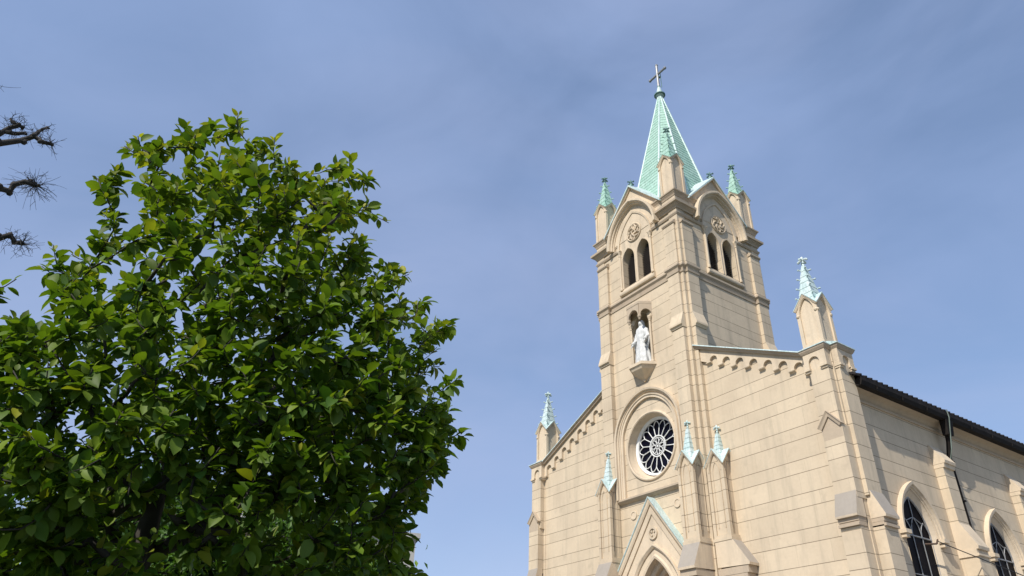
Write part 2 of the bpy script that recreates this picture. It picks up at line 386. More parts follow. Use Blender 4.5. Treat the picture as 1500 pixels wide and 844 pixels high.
# ---- gable roofs + finials
for k in range(4):
    b = MB(side(k))
    for sg in (-1, 1):
        for (za_, zb_) in ((0, .09),):
            b.hexa([(sg*2.02, 1.75, 23.15), (sg*2.02, 3.0, 22.95), (0, 3.0, 25.12), (0, 1.75, 25.42), (sg*2.02, 1.75, 23.24), (sg*2.02, 3.0, 23.04), (0, 3.0, 25.23), (0, 1.75, 25.53)])
    g = part(b, 'gable_roof', [PALE])
    b = MB(side(k)); b.lathe((0, 2.78, 25.1), [(.13, 0), (.09, .22), (.05, .3), (.07, .34), (.03, .4)], 8)
    for a in range(4):
        dx, dy = ((1, 0), (-1, 0), (0, 1), (0, -1))[a]
        b.tube([(0, 2.78, 25.46), (dx*.12, 2.78+dy*.12, 25.47), (dx*.20, 2.78+dy*.20, 25.43)], [.03, .035, .05], 6)
    b.ball((0, 2.78, 25.58), (.045, .045, .10), 8)
    b.build('finial', [DKC], g)
# ---- spire
SX = .1
def spring(z, lap=0.):
    Dd = 1.6+(26-z)*.207+lap; hw = Dd*.49
    return [(hw, Dd), (Dd, hw), (Dd, -hw), (hw, -Dd), (-hw, -Dd), (-Dd, -hw), (-Dd, hw), (-hw, Dd)]
b = MB(); z = 22.9
while z < 33.3:
    z1 = z+.24
    A = [(SX+x, TY+y) for x, y in spring(z, .013)]; B = [(SX+x, TY+y) for x, y in spring(z1, 0)]
    b.zprism(A, z, z1, B); z = z1
spire = part(b, 'spire', [MINT])
for j in range(8):
    b = MB(); a = spring(22.9)[j]; c = spring(33.35)[j]
    b.tube([(SX+a[0], TY+a[1], 22.9), (SX+c[0], TY+c[1], 33.35)], [.085, .045], 6); b.build('rib', [RIB], spire)
b = MB(); b.lathe((SX, TY, 0), [(.14, 33.25), (.22, 33.3), (.27, 33.36), (.29, 33.42), (.22, 33.46), (.20, 33.5), (.15, 33.75), (.08, 34.05), (.11, 34.1), (.05, 34.16)], 12, a0=.2)
b.build('spire_cap', [RIB, DKC], spire)
b = MB(); b.lathe((SX, TY, 0), [(.27, 33.33), (.33, 33.37), (.33, 33.42), (.27, 33.45)], 14); b.build('spire_collar', [DKC], spire)
b = MB(); b.tube([(SX, TY, 34.0), (SX, TY, 35.9)], .075, 8); b.tube([(SX-.6, TY, 35.15), (SX+.6, TY, 35.15)], .07, 8)
for p in ((SX-.62, TY, 35.15), (SX+.62, TY, 35.15), (SX, TY, 35.92)): b.ball(p, .10, 8)
cr_ = b.build('cross', [LEAD], spire)
b = MB(); b.tube([(SX+.12, TY+.12, 34.05), (SX+.12, TY+.12, 35.5)], .022, 5); b.box(SX, SX+.14, TY+.02, TY+.14, 34.9, 34.94); b.build('lightning_rod', [DKC], spire)
# ---- pinnacles
def finial(b, x, y, z, s=1., sup=True):
    b.lathe((x, y, z), [(.07*s, -.26*s), (.045*s, -.18*s), (.085*s, -.14*s), (.05*s, -.10*s), (.04*s, 0)], 8)
    for a in range(4):
        d = Vector((math.cos(a*math.pi/2), math.sin(a*math.pi/2), 0)); c = Vector((x, y, z))
        b.tube([c, c+d*.11*s+Vector((0, 0, .02*s)), c+d*.19*s+Vector((0, 0, -.02*s)), c+d*.21*s+Vector((0, 0, -.06*s))], [.03*s, .045*s, .055*s, .03*s], 6)
    b.ball((x, y, z+.08*s), (.06*s, .06*s, .11*s), 8)
def pinnacle(name, x, y, hw, z0, zf, za, zs0, zs1, zfin, copper, crock=4, panel=True, cap=True, sbase=None, label=None):
    b = MB(); ins = hw-.13; sl = (za-zf)/(hw+.04)
    for k in range(4):
        b.fn = side(k, x, y); e = .0012*k
        zs = zf-.24; hh = (za-.16)-zs
        hole = parch(0, ins, zs, hh, 7, z0+.2)
        b.plate([(-hw, z0), (hw, z0), (hw, zf), (0, za), (-hw, zf)], [hole], hw, .06)
        b.sweep(hole[1:-1], [(.015, hw-.01), (.015, hw+.018), (.05, hw+.018), (.05, hw-.01)])
        if not crock: b.sweep(parch(0, ins*.55, zs-.05, hh*.6, 5, z0+.45), [(.0, hw-.06), (.0, hw-.035), (.03, hw-.035), (.03, hw-.06)])
        if cap:
            for sg in (-1, 1): b.ball((sg*(hw-.055), hw+.0, zs+.0), (.075, .055, .06), 8)
        b.box(-hw-.03+e, hw+.03-e, hw-.05, hw+.03+e, z0-e, z0+.10+e)
        # gable mouldings below the roof slips
        b.sweep([(-hw-.04, zf-.01), (0, za), (hw+.04, zf-.01)], [(-.07, hw-.02), (-.07, hw+.02), (-.03, hw+.05), (.0, hw+.06), (.0, hw-.02)])
    o = part(b, name, [ST if not crock else SP])
    if label: o['label'] = label
    b = MB(); h2 = hw+.075                             # cross-gabled copper roof, a pair of triangles on each side
    for k in range(4):
        b.fn = side(k, x, y); zl = za-sl*h2+.0
        for sg in (-1, 1):
            A = [(sg*h2, h2, zl), (0, h2, za), (0, -.0, za)]
            i = b.pts(A+[(p[0], p[1], p[2]+.035) for p in A])
            b.face([i[0], i[1], i[2]]); b.face([i[3], i[4], i[5]])
            for j in range(3): b.face([i[j], i[(j+1) % 3], i[3+(j+1) % 3], i[3+j]])
    b.build('gablet_roof', [copper], o)
    b = MB(); sb_ = sbase or hw*.80; n = 7
    for j in range(n):
        t0, t1 = j/n, (j+1)/n; r0 = sb_*(1-t0)+.05*t0+.012; r1 = sb_*(1-t1)+.05*t1
        q = lambda r: [(x-r, y-r), (x+r, y-r), (x+r, y+r), (x-r, y+r)]
        b.fn = F0; b.zprism(q(r0), zs0+(zs1-zs0)*t0, zs0+(zs1-zs0)*t1, q(r1))
    for e in range(4):
        d = Vector(((1, 1, 0), (1, -1, 0), (-1, -1, 0), (-1, 1, 0))[e])
        for j in range(crock):
            t = (j+.9)/(crock+.4); r = sb_*(1-t)+.05*t; p = Vector((x, y, zs0+(zs1-zs0)*t))+d*r; dn = d.normalized()
            b.tube([p, p+dn*.07+Vector((0, 0, .015))], [.022, .03], 5); b.ball(tuple(p+dn*.10+Vector((0, 0, .03))), .042, 6)
    s_ = b.build('spirelet', [copper], o)
    b = MB(); finial(b, x, y, zfin, .95 if crock else .7); b.build('finial', [DKC if copper is MINT else copper], s_)
    return o
for sx in (-1, 1):
    for sy in (-1, 1):
        pinnacle('tower_pinnacle', sx*2.39, TY+sy*2.39, .42, 22.98, 25.12, 25.60, 25.2, 27.25, 27.5, MINT)
for sx in (-1, 1):
    pinnacle('corner_pinnacle', sx*7.97, .36, .42, 12.9, 14.50, 15.03, 14.62, 16.42, 16.66, PALE)
# ---- rose window
rose = MB(side(0)); rz = 11.60
rose.sweep(circ(.03, 11.53, 1.37, 64), [(-.02, W-.03), (-.02, W+.04), (.02, W+.07), (.07, W+.06), (.10, W)], closed=True)
A_ = rose.pts([(p[0], W, p[1]) for p in circ(.03, 11.53, 1.365, 64)]); B_ = rose.pts([(p[0], W-.22, p[1]) for p in circ(.02, 11.54, 1.30, 64)]); C2_ = rose.pts([(p[0], W-.46, p[1]) for p in circ(0, rz, 1.21, 64)])
for Q_, S_ in ((A_, B_), (B_, C2_)):
    for j in range(64): rose.face([Q_[j], Q_[(j+1) % 64], S_[(j+1) % 64], S_[j]])
rw = part(rose, 'rose_window', [SP], smooth=False)
b = MB(side(0)); b.prism(circ(0, rz, 1.22, 56), W-.495, W-.47); b.build('stained_glass', [GLASS], rw)
b = MB(side(0)); nn = W-.43
def ln(P, r=.021): b.tube([(x, nn, z) for x, z in P], r, 5)
b.sweep(circ(0, rz, 1.15, 56), [(-.03, nn-.03), (-.03, nn+.03), (-.01, nn+.06), (.075, nn+.10), (.075, nn-.03)], closed=True)
for rr, th in ((.44, .022), (.36, .010), (.06, .014)): b.sweep(circ(0, rz, rr, 32), [(-th, nn-.02), (-th, nn+.03), (th, nn+.03), (th, nn-.02)], closed=True)
for q in range(16):
    a = 2*math.pi*(q+.5)/16; da = math.pi/16
    ln([(math.cos(a)*.44, rz+math.sin(a)*.44), (math.cos(a)*.90, rz+math.sin(a)*.90)])
    for s_ in (-1, 1):
        ln([(math.cos(a+s_*da*t)*r_, rz+math.sin(a+s_*da*t)*r_) for t, r_ in ((0, .88), (.25, .95), (.6, 1.04), (1.0, 1.10))], .02)
for q in range(8):
    a = 2*math.pi*q/8
    b.sweep([(math.cos(a)*.235+math.cos(t)*.125*math.cos(a)-math.sin(t)*.075*math.sin(a), rz+math.sin(a)*.235+math.cos(t)*.125*math.sin(a)+math.sin(t)*.075*math.cos(a)) for t in [2*math.pi*i/12 for i in range(12)]],
            [(-.010, nn-.02), (-.010, nn+.02), (.010, nn+.02), (.010, nn-.02)], closed=True)
b.prism(circ(0, rz, .07, 12), nn-.02, nn+.03)
b.build('tracery', [WHITE], rw)
b = MB(side(0))
b.sweep(parch(0, 1.62, 11.95, 1.72, 16, 9.62), [(-.07, W), (-.07, W+.11), (.03, W+.11), (.04, W+.15), (.09, W+.16), (.11, W+.06), (.17, W+.06), (.18, W+.13), (.24, W+.15), (.25, W+.23), (.33, W+.25), (.34, W)])
part(b, 'rose_hood_arch', [SP])
b = MB(side(0)); b.xprism([(W, 9.44), (W+.12, 9.48), (W+.2, 9.55), (W+.2, 9.62), (W, 9.70)], -1.95, 1.95); part(b, 'string_course', [SD])
for c in (-1.22, 1.22):
    b = MB(side(0)); b.sweep(circ(c, 8.93, .15, 20), [(-.03, W), (-.03, W+.04), (.03, W+.04), (.03, W)], closed=True)
    b.prism(circ(c, 8.93, .125, 20), W, W+.02); part(b, 'small_roundel', [SP])
# ---- niche
nb = MB(side(0))
slab = [(-.78, W-.05), (-.38, W+.58), (.38, W+.58), (.78, W-.05)]
nb.zprism(slab, 14.95, 15.08); mid = [(x*.94, W+(n-W)*.94) for x, n in slab]; tip = [(x*.10, W+(n-W)*.12) for x, n in slab]
mid2 = [(x*.80, W+(n-W)*.82) for x, n in slab]
nb.zprism(mid2, 14.80, 14.95, mid); nb.zprism(tip, 14.44, 14.80, mid2)
nb.ball((0, W+.04, 14.42), .07, 8)
part(nb, 'niche_corbel', [SP])
nb = MB(side(0))
can = [(-.70, W-.05), (-.36, W+.46), (.36, W+.46), (.70, W-.05)]
for (a, c) in ((can[0], can[1]), (can[1], can[2]), (can[2], can[3])):
    d = Vector((c[0]-a[0], c[1]-a[1])); L = d.length; u = d/L; nr = Vector((u.y, -u.x))
    if nr.y < 0 and abs(u.x) > .9: nr = -nr
    def fm(s, n, z, a=a, u=u, nr=nr, f=side(0)): return f(a[0]+u.x*s+nr.x*n, a[1]+u.y*s+nr.y*n, z)
    q = MB(fm); hw = L/2-.055
    arc_ = parch(L/2, hw, 17.42, hw*1.15, 6, 17.36)
    poly = [(0, 17.36), (L/2-hw, 17.36)]+arc_[1:-1]+[(L/2+hw, 17.36), (L, 17.36), (L, 17.98), (0, 17.98)]
    q.prism(poly, -.05, .03); base_ = len(nb.v); nb.v += q.v; nb.f += [[i+base_ for i in f_] for f_ in q.f]; nb.mi += q.mi
nb.zprism([(x*1.1, W+(n-W)*1.10) for x, n in can], 17.96, 18.08); nb.zprism([(x*1.1, W+(n-W)*1.10) for x, n in can], 18.08, 18.28, [(x*.8, W+(n-W)*.2) for x, n in can])
for sx in (-1, 1):
    nb.lathe((sx*.34, W+.43, 17.36), [(.02, -.20), (.05, -.16), (.045, -.12), (.09, -.04), (.09, .02)], 8)
part(nb, 'niche_canopy', [SD])
for sx in (-1, 1):
    nb = MB(side(0)); nb.lathe((sx*.60, W+.07, 0), [(.09, 15.08), (.09, 15.16), (.055, 15.2), (.05, 17.1), (.07, 17.12), (.055, 17.16), (.10, 17.30), (.10, 17.36)], 10); part(nb, 'niche_column', [SP])
# ---- facade wall (gable wall of the nave)
def ztop(x): return 14.84-.466*(abs(x)-3.18)
fw_ = MB(side(0, 0, 0))
for sg in (-1, 1):
    P = [(sg*2.6, GZ), (sg*8.1, GZ), (sg*8.1, ztop(8.1)-.05), (sg*2.6, ztop(2.6)-.05)]
    fw_.prism(P if sg > 0 else P[::-1], -.55, 0)
part(fw_, 'facade_wall', [ST])
for sg in (-1, 1):
    b = MB(side(0, 0, 0)); L = []
    sp, r = .607, .185
    cs = [3.62+sp*i for i in range(7)]
    ys = lambda x: ztop(x)-.36
    low = [(2.9, ztop(2.9)-.66)]
    for c in cs:
        zc = ys(c)-r                                   # arch centre
        cb0 = ztop(c-sp/2)-.74; cb1 = ztop(c+sp/2)-.74
        low += [(c-r, cb0), (c-r, zc)]+arc(c, zc, r, 180, 0, 8)[1:-1]+[(c+r, zc), (c+r, cb1)]
    low += [(7.66, ztop(7.66)-.74)]
    poly = low+[(7.66, ztop(7.66)-.08), (2.9, ztop(2.9)-.08)]
    if sg < 0: poly = [(-x, z_) for x, z_ in poly][::-1]
    b.prism(poly, -.02, .11)
    for i in range(8):
        c = cs[0]-sp/2+sp*i; zc = ztop(c)-.70
        if i == 0: c += .04
        b.fn = side(0, 0, 0); cc = sg*c; hwc = (sp/2-r)
        b.xprism([(-.01, zc+.02), (.12, zc+.02), (.12, zc-.02), (.08, zc-.03), (.07, zc-.055), (.03, zc-.065), (.0, zc-.09), (-.01, zc-.10)], cc-hwc-.006, cc+hwc+.006)
    part(b, 'arcaded_frieze', [SP])
    b = MB(side(0, 0, 0)); pth = [(sg*2.75, ztop(2.75)), (sg*7.62, ztop(7.62))]
    if sg < 0: pth = pth[::-1]
    b.sweep(pth, [(-.12, -.5), (-.12, .215), (-.06, .24), (-.04, .29), (.0, .30), (.0, -.5)])
    cp = part(b, 'gable_coping', [SD])
    b = MB(side(0, 0, 0)); b.sweep(pth, [(.002, -.6), (.002, .30), (-.018, .303), (-.018, .314), (.022, .308), (.04, -.6)]); b.build('copper_flashing', [PALE], cp)
# ---- corner piers
for sg in (-1, 1):
    def f(s, n, z, sg=sg): return (sg*s, -n, z)
    b = MB(f)
    b.box(7.66, 8.5, -.9, .02, GZ, 12.62)              # core
    b.box(7.74, 8.45, -.3, .26, 9.6, 12.0)             # front shaft
    b.box(7.80, 8.53, -.3, .35, 7.6, 9.9)
    b.box(7.81, 8.47, -.3, .43, GZ, 6.75)
    b.box(8.3, 8.66, -.80, -.06, 7.7, 12.0)            # side shaft
    b.box(8.3, 8.86, -.82, -.14, GZ, 6.8)
    part(b, 'corner_buttress', [ST])
    b = MB(f)                                          # arcaded head
    arch_f = [(7.70, 12.03), (7.80, 12.03), (7.80, 12.26)]+arc(8.0, 12.26, .2, 180, 0, 8)[1:-1]+[(8.2, 12.26), (8.2, 12.03), (8.46, 12.03), (8.46, 12.66), (7.62, 12.66), (7.62, 12.03)]
    b.prism(arch_f, .0, .31); b.box(7.66, 8.45, -.2, .24, 11.9, 12.66)
    fs = lambda s, n, z, sg=sg: (sg*n, s, z)
    b.fn = fs; arch_s = [(-.0, 12.03), (.26, 12.03), (.26, 12.26)]+arc(.45, 12.26, .19, 180, 0, 8)[1:-1]+[(.64, 12.26), (.64, 12.03), (.88, 12.03), (.88, 12.66), (.04, 12.66), (.04, 12.03)]
    b.prism(arch_s[1:], 8.4, 8.71); b.box(.06, .84, 8.3, 8.64, 11.9, 12.66)
    for (c0, c1) in ((7.60, 7.82), (8.2, 8.48)):
        b.fn = f; b.box(c0, c1, 0, .35, 12.0, 12.08); b.box(c0+.02, c1-.02, 0, .30, 11.93, 12.0)
    for (c0, c1) in ((.03, .26), (.64, .90)):
        b.fn = fs; b.box(c0, c1, 8.4, 8.75, 12.0, 12.08); b.box(c0+.02, c1-.02, 8.4, 8.70, 11.93, 12.0)
    part(b, 'arcaded_pier_head', [SP])
    b = MB(f)
    path = [(7.6, -.3), (7.6, .33), (8.48, .33), (8.48, .03), (8.52, -.04), (8.73, -.04), (8.73, -.90), (7.6, -.90)]
    if sg < 0: pass
    b.fn = f; b.sweep(path, [(-.1, 12.62), (.0, 12.62), (.05, 12.70), (.07, 12.76), (-.1, 12.78)], plane='sn')
    b.zprism([(7.58, -.95), (7.58, .36), (8.50, .36), (8.50, .0), (8.76, .0), (8.76, -.95)], 12.68, 12.76)
    cp = part(b, 'pier_cap', [SD])
    b = MB(f); b.zprism([(7.54, -.98), (7.54, .42), (8.56, .42), (8.56, .06), (8.82, .06), (8.82, -.98)], 12.765, 12.80)
    b.zprism([(7.54, -.98), (7.54, .42), (8.56, .42), (8.56, .06), (8.82, .06), (8.82, -.98)], 12.80, 12.92, [(7.6, -.8), (7.6, .1), (8.4, .1), (8.4, .08), (8.5, .08), (8.5, -.8)])
    b.build('copper_flashing', [PALE], cp)
    b = MB(f)                                          # chevron gablet
    b.prism([(7.82, 9.5), (8.51, 9.5), (8.51, 9.92), (8.14, 10.34), (7.82, 9.95)], .2, .352)
    b.sweep([(7.74, 9.90), (8.13, 10.38), (8.54, 9.90)], [(-.09, .25), (-.09, .40), (-.02, .42), (.03, .46), (.03, .25)])
    b.hexa([(7.75, .25, 9.95), (8.53, .25, 9.95), (8.13, .25, 10.0), (8.13, .24, 10.0), (8.13, .26, 10.4), (8.14, .26, 10.4), (8.14, .25, 10.7), (8.13, .25, 10.7)])
    part(b, 'chevron_gablet', [SD])
    b = MB(f)
    b.xprism([(.1, 7.02), (.56, 7.02), (.57, 7.08), (.35, 7.80), (.1, 7.80)], 7.79, 8.52)
    b.fn = lambda s, n, z, sg=sg: (sg*n, -s, z)
    b.xprism([(8.4, 7.02), (8.99, 7.02), (9.0, 7.09), (8.66, 7.86), (8.4, 7.86)], -.83, -.13)
    part(b, 'weathered_offset', [SP, SG], slope=1)
    b = MB(f); b.box(7.80, 8.49, .1, .475, 6.90, 7.018); b.box(7.81, 8.485, .1, .455, 6.84, 6.90); b.box(7.80, 8.49, .1, .51, 6.76, 6.84)
    b.box(8.4, 8.90, -.83, -.14, 6.90, 7.018); b.box(8.4, 8.88, -.825, -.145, 6.84, 6.90); b.box(8.4, 8.94, -.83, -.14, 6.76, 6.84)
    part(b, 'offset_moulding', [SD])
# ---- entrance turrets (two in front, two at the sides of the tower)
def turret(x, y, outdir, dz=0., ext=.80, zt=0., sbase=.25):
    hw = .385
    o = pinnacle('entrance_turret', x, y, hw, 7.15, 9.93+zt, 10.52+zt, 10.1+zt, 11.5+dz, 11.72+dz, PALE, crock=0, cap=False, sbase=sbase)
    b = MB(); b.fn = F0
    k = {'front': 0, 'right': 1, 'left': 3}[outdir]
    g = side(k, x, y); b.fn = g
    b.xprism([(-hw+.02, 6.3), (ext, 6.25), (ext+.01, 6.33), (hw+.035, 7.149), (-hw+.02, 7.149)], -hw-.012, hw+.012)
    b.build('weathered_offset', [SP, SG], o, slope=1)
    b = MB(g); b.box(-hw+.01, hw-.01, -hw, ext-.08, 6.02, 6.25); b.box(-hw+.02, hw-.02, -hw, ext-.16, 5.85, 6.02); b.build('offset_moulding', [SD], o)
    b = MB(g); b.box(-hw+.03, hw-.03, -hw+.02, ext-.22, GZ, 5.85)
    b.build('turret_base', [ST], o)
    # wing joining the turret to the wall
    return o
turret(2.33, -.56, 'front'); turret(-2.33, -.56, 'front'); turret(3.33, -.08, 'right', -.38, 1.0, -.10, .21)
b = MB()
for sg in (-1, 1):
    b = MB(); b.box(min(sg*1.97, sg*2.69), max(sg*1.97, sg*2.69), -.30, -.1, 5.8, 9.8)
    part(b, 'turret_backing', [ST])
# ---- entrance gable
eb = MB(side(0, 0, 0))
AX, AZ, SL = 0., 9.20, 1.30
def gz_(x): return AZ-abs(x)*SL
hole = parch(0, .96, 5.35, 1.70, 12, GZ)
out_ = [(-1.93, GZ), (-.96, GZ)]+hole[1:-1]+[(.96, GZ), (1.93, GZ), (1.93, gz_(1.93)), (0, AZ), (-1.93, gz_(1.93))]
eb.prism(out_, .28, .50)
eg = part(eb, 'entrance_gable', [SP])
b = MB(side(0, 0, 0))
rk = [(-1.93, gz_(1.93)), (0, AZ), (1.93, gz_(1.93))]
b.sweep(rk, [(-.08, .45), (-.08, .60), (-.02, .64), (.06, .66), (.06, .45)])
b.sweep([(-1.93, gz_(1.93)-.42), (0, AZ-.42), (1.93, gz_(1.93)-.42)], [(-.05, .48), (-.05, .55), (.13, .58), (.13, .48)])
b.build('rake_moulding', [SP], eg)
b = MB(side(0, 0, 0)); b.sweep(rk, [(.062, .28), (.062, .68), (.085, .70), (.10, .70), (.10, .28)]); b.build('copper_flashing', [PALE], eg)
b = MB(side(0, 0, 0))
b.sweep(parch(0, 1.36, 5.35, 2.12, 14, GZ), [(-.04, .49), (-.04, .55), (.04, .62), (.09, .62), (.09, .49)])
b.sweep(parch(0, 1.02, 5.35, 1.78, 14, GZ), [(-.06, .49), (-.06, .53), (.02, .55), (.06, .52), (.10, .49)])
for i, (w_, n_) in enumerate(((.95, .26), (.83, .02), (.71, -.24))):
    b.sweep(parch(0, w_-.04, 5.35, (w_-.04)*1.76, 14, GZ), [(-.10, n_-.30), (-.10, n_-.06), (-.04, n_), (.06, n_), (.06, n_-.30)])
b.build('portal_arch', [SP], eg)
b = MB(side(0, 0, 0)); b.prism(parch(0, .72, 5.35, 1.27, 12, 2.9), -.60, -.52); b.sweep(parch(0, .5, 4.2, .9, 8, 3.2), [(-.03, -.52), (-.03, -.48), (.03, -.48), (.03, -.52)]); b.build('tympanum', [SD], eg)
b = MB(side(0, 0, 0))
for sg in (-1, 1):
    b.box(min(sg*.01, sg*.7), max(sg*.01, sg*.7), -.62, -.55, GZ, 2.9)
    for z in (.2, 1.2, 2.1): b.box(min(sg*.1, sg*.62), max(sg*.1, sg*.62), -.55, -.53, z, z+.7)
b.build('door', [WOOD], eg)
b = MB(side(0, 0, 0)); b.sweep(circ(0, 7.98, .20, 24), [(-.035, .50), (-.035, .56), (.035, .56), (.035, .50)], closed=True)
for a in range(4):
    q = [(0+.10*math.cos(math.pi/2*a+math.pi/4)+.045*math.cos(t), 7.98+.10*math.sin(math.pi/2*a+math.pi/4)+.045*math.sin(t)) for t in [i*math.pi/5 for i in range(10)]]
    b.prism(q, .50, .54)
b.build('small_roundel', [SP], eg)
# ---- nave
NX = 8.32; NL = 34.
nv = MB()
nvf = lambda s, n, z: (n, s, z); nvl = lambda s, n, z: (-n, s, z)
wy = [3.12+5.3*i for i in range(6)]
for f_ in (nvf, nvl):
    nv.fn = f_
    nv.plate([(.5, GZ), (NL, GZ), (NL, 11.5), (.5, 11.5)], [parch(y, .93, 7.0, 1.45, 10, 2.6) for y in wy], NX, .17)
nv.fn = F0; nv.box(-NX, NX, NL, NL+.3, GZ, 11.5)
nv.prism([(-NX, 11.5), (NX, 11.5), (0, 15.6)], NL, NL+.3)
part(nv, 'nave_wall', [ST])
for sg, f_ in ((1, nvf), (-1, nvl)):
    b = MB(f_)
    b.xprism([(NX-.1, 11.12), (NX+.05, 11.12), (NX+.06, 11.2), (NX+.01, 11.22), (NX+.03, 11.26), (NX+.12, 11.38), (NX+.30, 11.46), (NX+.34, 11.5), (NX+.34, 11.6), (NX-.1, 11.6)], .82, NL)
    part(b, 'eaves_cornice', [SD])
    b = MB(f_)
    b.xprism([(NX+.30, 11.46), (NX+.42, 11.42), (NX+.54, 11.44), (NX+.60, 11.58), (NX+.60, 11.74), (NX+.54, 11.74), (NX+.30, 11.60)], .75, NL+.3)
    y = 1.6
    while y < NL:
        b.box(y-.012, y+.012, NX+.54, NX+.607, 11.47, 11.745); y += 1.5
    g = part(b, 'gutter', [GUT])
    for y in (6.05, 16.7, 27.3):
        b = MB(f_)
        b.zprism([(y-.20, NX+.50), (y+.16, NX+.50), (y+.16, NX+.28), (y-.20, NX+.28)], 10.9, 11.44, [(y-.24, NX+.58), (y+.2, NX+.58), (y+.2, NX+.32), (y-.24, NX+.32)])
        b.tube([(y, NX+.36, 11.1), (y+.05, NX+.30, 10.7), (y+.12, NX+.14, 10.2), (y+.14, NX+.12, 9.6), (y+.14, NX+.12, GZ)], .085, 8)
        for z in (10.0, 8.6, 5.5, 2.6): b.box(y+.02, y+.26, NX, NX+.22, z, z+.05)
        b.build('downpipe', [GUT], g)
    b = MB(f_); b.tube([(5.92, NX+.64, 11.80), (5.94, NX+.64, 11.5), (5.97, NX+.52, 11.0), (5.96, NX+.40, 10.4), (5.95, NX+.25, 10.0), (6.0, NX+.06, 9.8)], .022, 5); b.build('loose_cable', [CAB2], g)
# roof with pan tiles
b = MB()
for sg in (-1, 1):
    b.hexa([(sg*8.90, .5, 11.70), (sg*8.90, NL+.4, 11.70), (0, NL+.4, 15.85), (0, .5, 15.85), (sg*8.90, .5, 11.77), (sg*8.90, NL+.4, 11.77), (0, NL+.4, 15.95), (0, .5, 15.95)])
    y = .75
    while y < NL+.3:
        b.tube([(sg*8.94, y, 11.75), (0, y, 15.98)], [.042, .042], 6); y += .30
part(b, 'nave_roof', [TILE])
for sg, f_ in ((1, nvf), (-1, nvl)):
    for i, y in enumerate(wy):
        if sg < 0 and i > 1: pass
        b = MB(f_)
        hd = parch(y, .97, 7.0, 1.50, 12, 6.98)
        b.sweep(hd, [(.0, NX), (.0, NX+.03), (.04, NX+.04), (.06, NX+.09), (.10, NX+.10), (.13, NX+.16), (.22, NX+.17), (.22, NX)])
        for s_ in (-1, 1):
            b.box(y+s_*1.08-.15, y+s_*1.08+.15, NX, NX+.22, 6.90, 7.02); b.box(y+s_*1.08-.10, y+s_*1.08+.10, NX, NX+.16, 6.78, 6.90)
        # splayed jamb
        b.sweep(parch(y, .93, 7.0, 1.45, 12, 2.6), [(.02, NX+.012), (-.16, NX-.13), (-.16, NX-.17), (.02, NX-.17)])
        b.xprism([(NX-.15, 2.4), (NX+.15, 2.4), (NX+.15, 2.48), (NX-.15, 2.7)], y-1.1, y+1.1)
        wo = part(b, 'nave_window', [SP])
        b = MB(f_); b.prism(parch(y, .80, 7.0, 1.28, 12, 2.6), NX-.168, NX-.15); b.build('stained_glass', [GLASS2], wo)
        b = MB(f_); nn = NX-.13
        T = lambda P, r=.017: b.tube([(s_, nn, z) for s_, z in P], r, 5)
        T([(y-.26, 2.6), (y-.26, 7.0)]); T([(y+.26, 2.6), (y+.26, 7.0)])
        T([(y-.79, 2.6), (y-.79, 7.0)]); T([(y+.79, 2.6), (y+.79, 7.0)])
        T(parch(y, .79, 7.0, 1.27, 10), .028)
        for z in (3.6, 4.7, 5.8, 7.0): T([(y-.78, z), (y+.78, z)], .03 if z == 7. else .018)
        T(parch(y, .26, 7.0, .62, 8)); T(parch(y-.52, .26, 7.0, .5, 6)); T(parch(y+.52, .26, 7.0, .5, 6)); T([(y, 7.62), (y, 8.25)])
        T([(y-.45, 7.45), (y, 7.62), (y+.45, 7.45)])
        b.build('lead_bars', [LEAD], wo)
        if i < 5:
            b = MB(f_); y0, y1 = y+2.03, y+2.70
            b.xprism([(NX-.1, 7.68), (NX+.30, 7.68), (NX+.30, 9.6), (NX-.1, 9.6)], y0, y1)
            b.xprism([(NX-.1, GZ), (NX+.60, GZ), (NX+.60, 6.75), (NX-.1, 6.75)], y0+.01, y1-.01)
            b.m = 1
            b.xprism([(NX-.1, 9.72), (NX+.42, 9.72), (NX+.44, 9.82), (NX+.0, 10.48), (NX-.1, 10.48)], y0-.02, y1+.02)
            b.xprism([(NX-.1, 9.58), (NX+.36, 9.58), (NX+.38, 9.717), (NX-.1, 9.717)], y0-.012, y1+.012)
            b.xprism([(NX-.1, 6.80), (NX+.68, 6.80), (NX+.70, 6.9), (NX+.30, 7.70), (NX-.1, 7.70)], y0-.01, y1+.01)
            b.xprism([(NX-.1, 6.58), (NX+.61, 6.58), (NX+.66, 6.60), (NX+.66, 6.66), (NX+.61, 6.68), (NX+.61, 6.799), (NX-.1, 6.799)], y0-.03, y1+.03)
            part(b, 'side_buttress', [ST, SP])
# ------------------------------------------------------------------ statue in the niche
st = thing('statue', (0, -.42, 15.08), 'white robed statue standing with open arms in the tower niche', 'statue')
b = MB(); sxx, syy, sz0 = .0, -.30, 15.08
prof = [(0, .40, .30), (.10, .41, .31), (.4, .37, .28), (.8, .33, .25), (1.15, .29, .22), (1.35, .26, .20), (1.6, .30, .20), (1.78, .32, .19), (1.88, .27, .17), (1.95, .14, .12), (2.02, .09, .09)]
rings = []; KK = 40
for z, rx, ry in prof:
    amp = .13*max(0, 1-z/1.7)+.035
    rings.append(b.pts([(sxx+rx*math.cos(a)*(1+amp*math.sin(9*a+z*1.5)+amp*.6*math.sin(17*a-z*2)), syy-.03+ry*math.sin(a)*(1+amp*math.sin(9*a+z*1.5)+amp*.6*math.sin(17*a-z*2)), sz0+z) for a in [2*math.pi*q/KK for q in range(KK)]]))
for A, B in zip(rings, rings[1:]):
    for q in range(KK): b.face([A[q], A[(q+1) % KK], B[(q+1) % KK], B[q]])
b.face(rings[0][::-1]); b.face(rings[-1])
b.ball((sxx, syy-.03, sz0+2.14), (.105, .12, .15), 14)          # head
b.ball((sxx, syy-.15, sz0+2.13), (.018, .03, .03), 6)            # nose
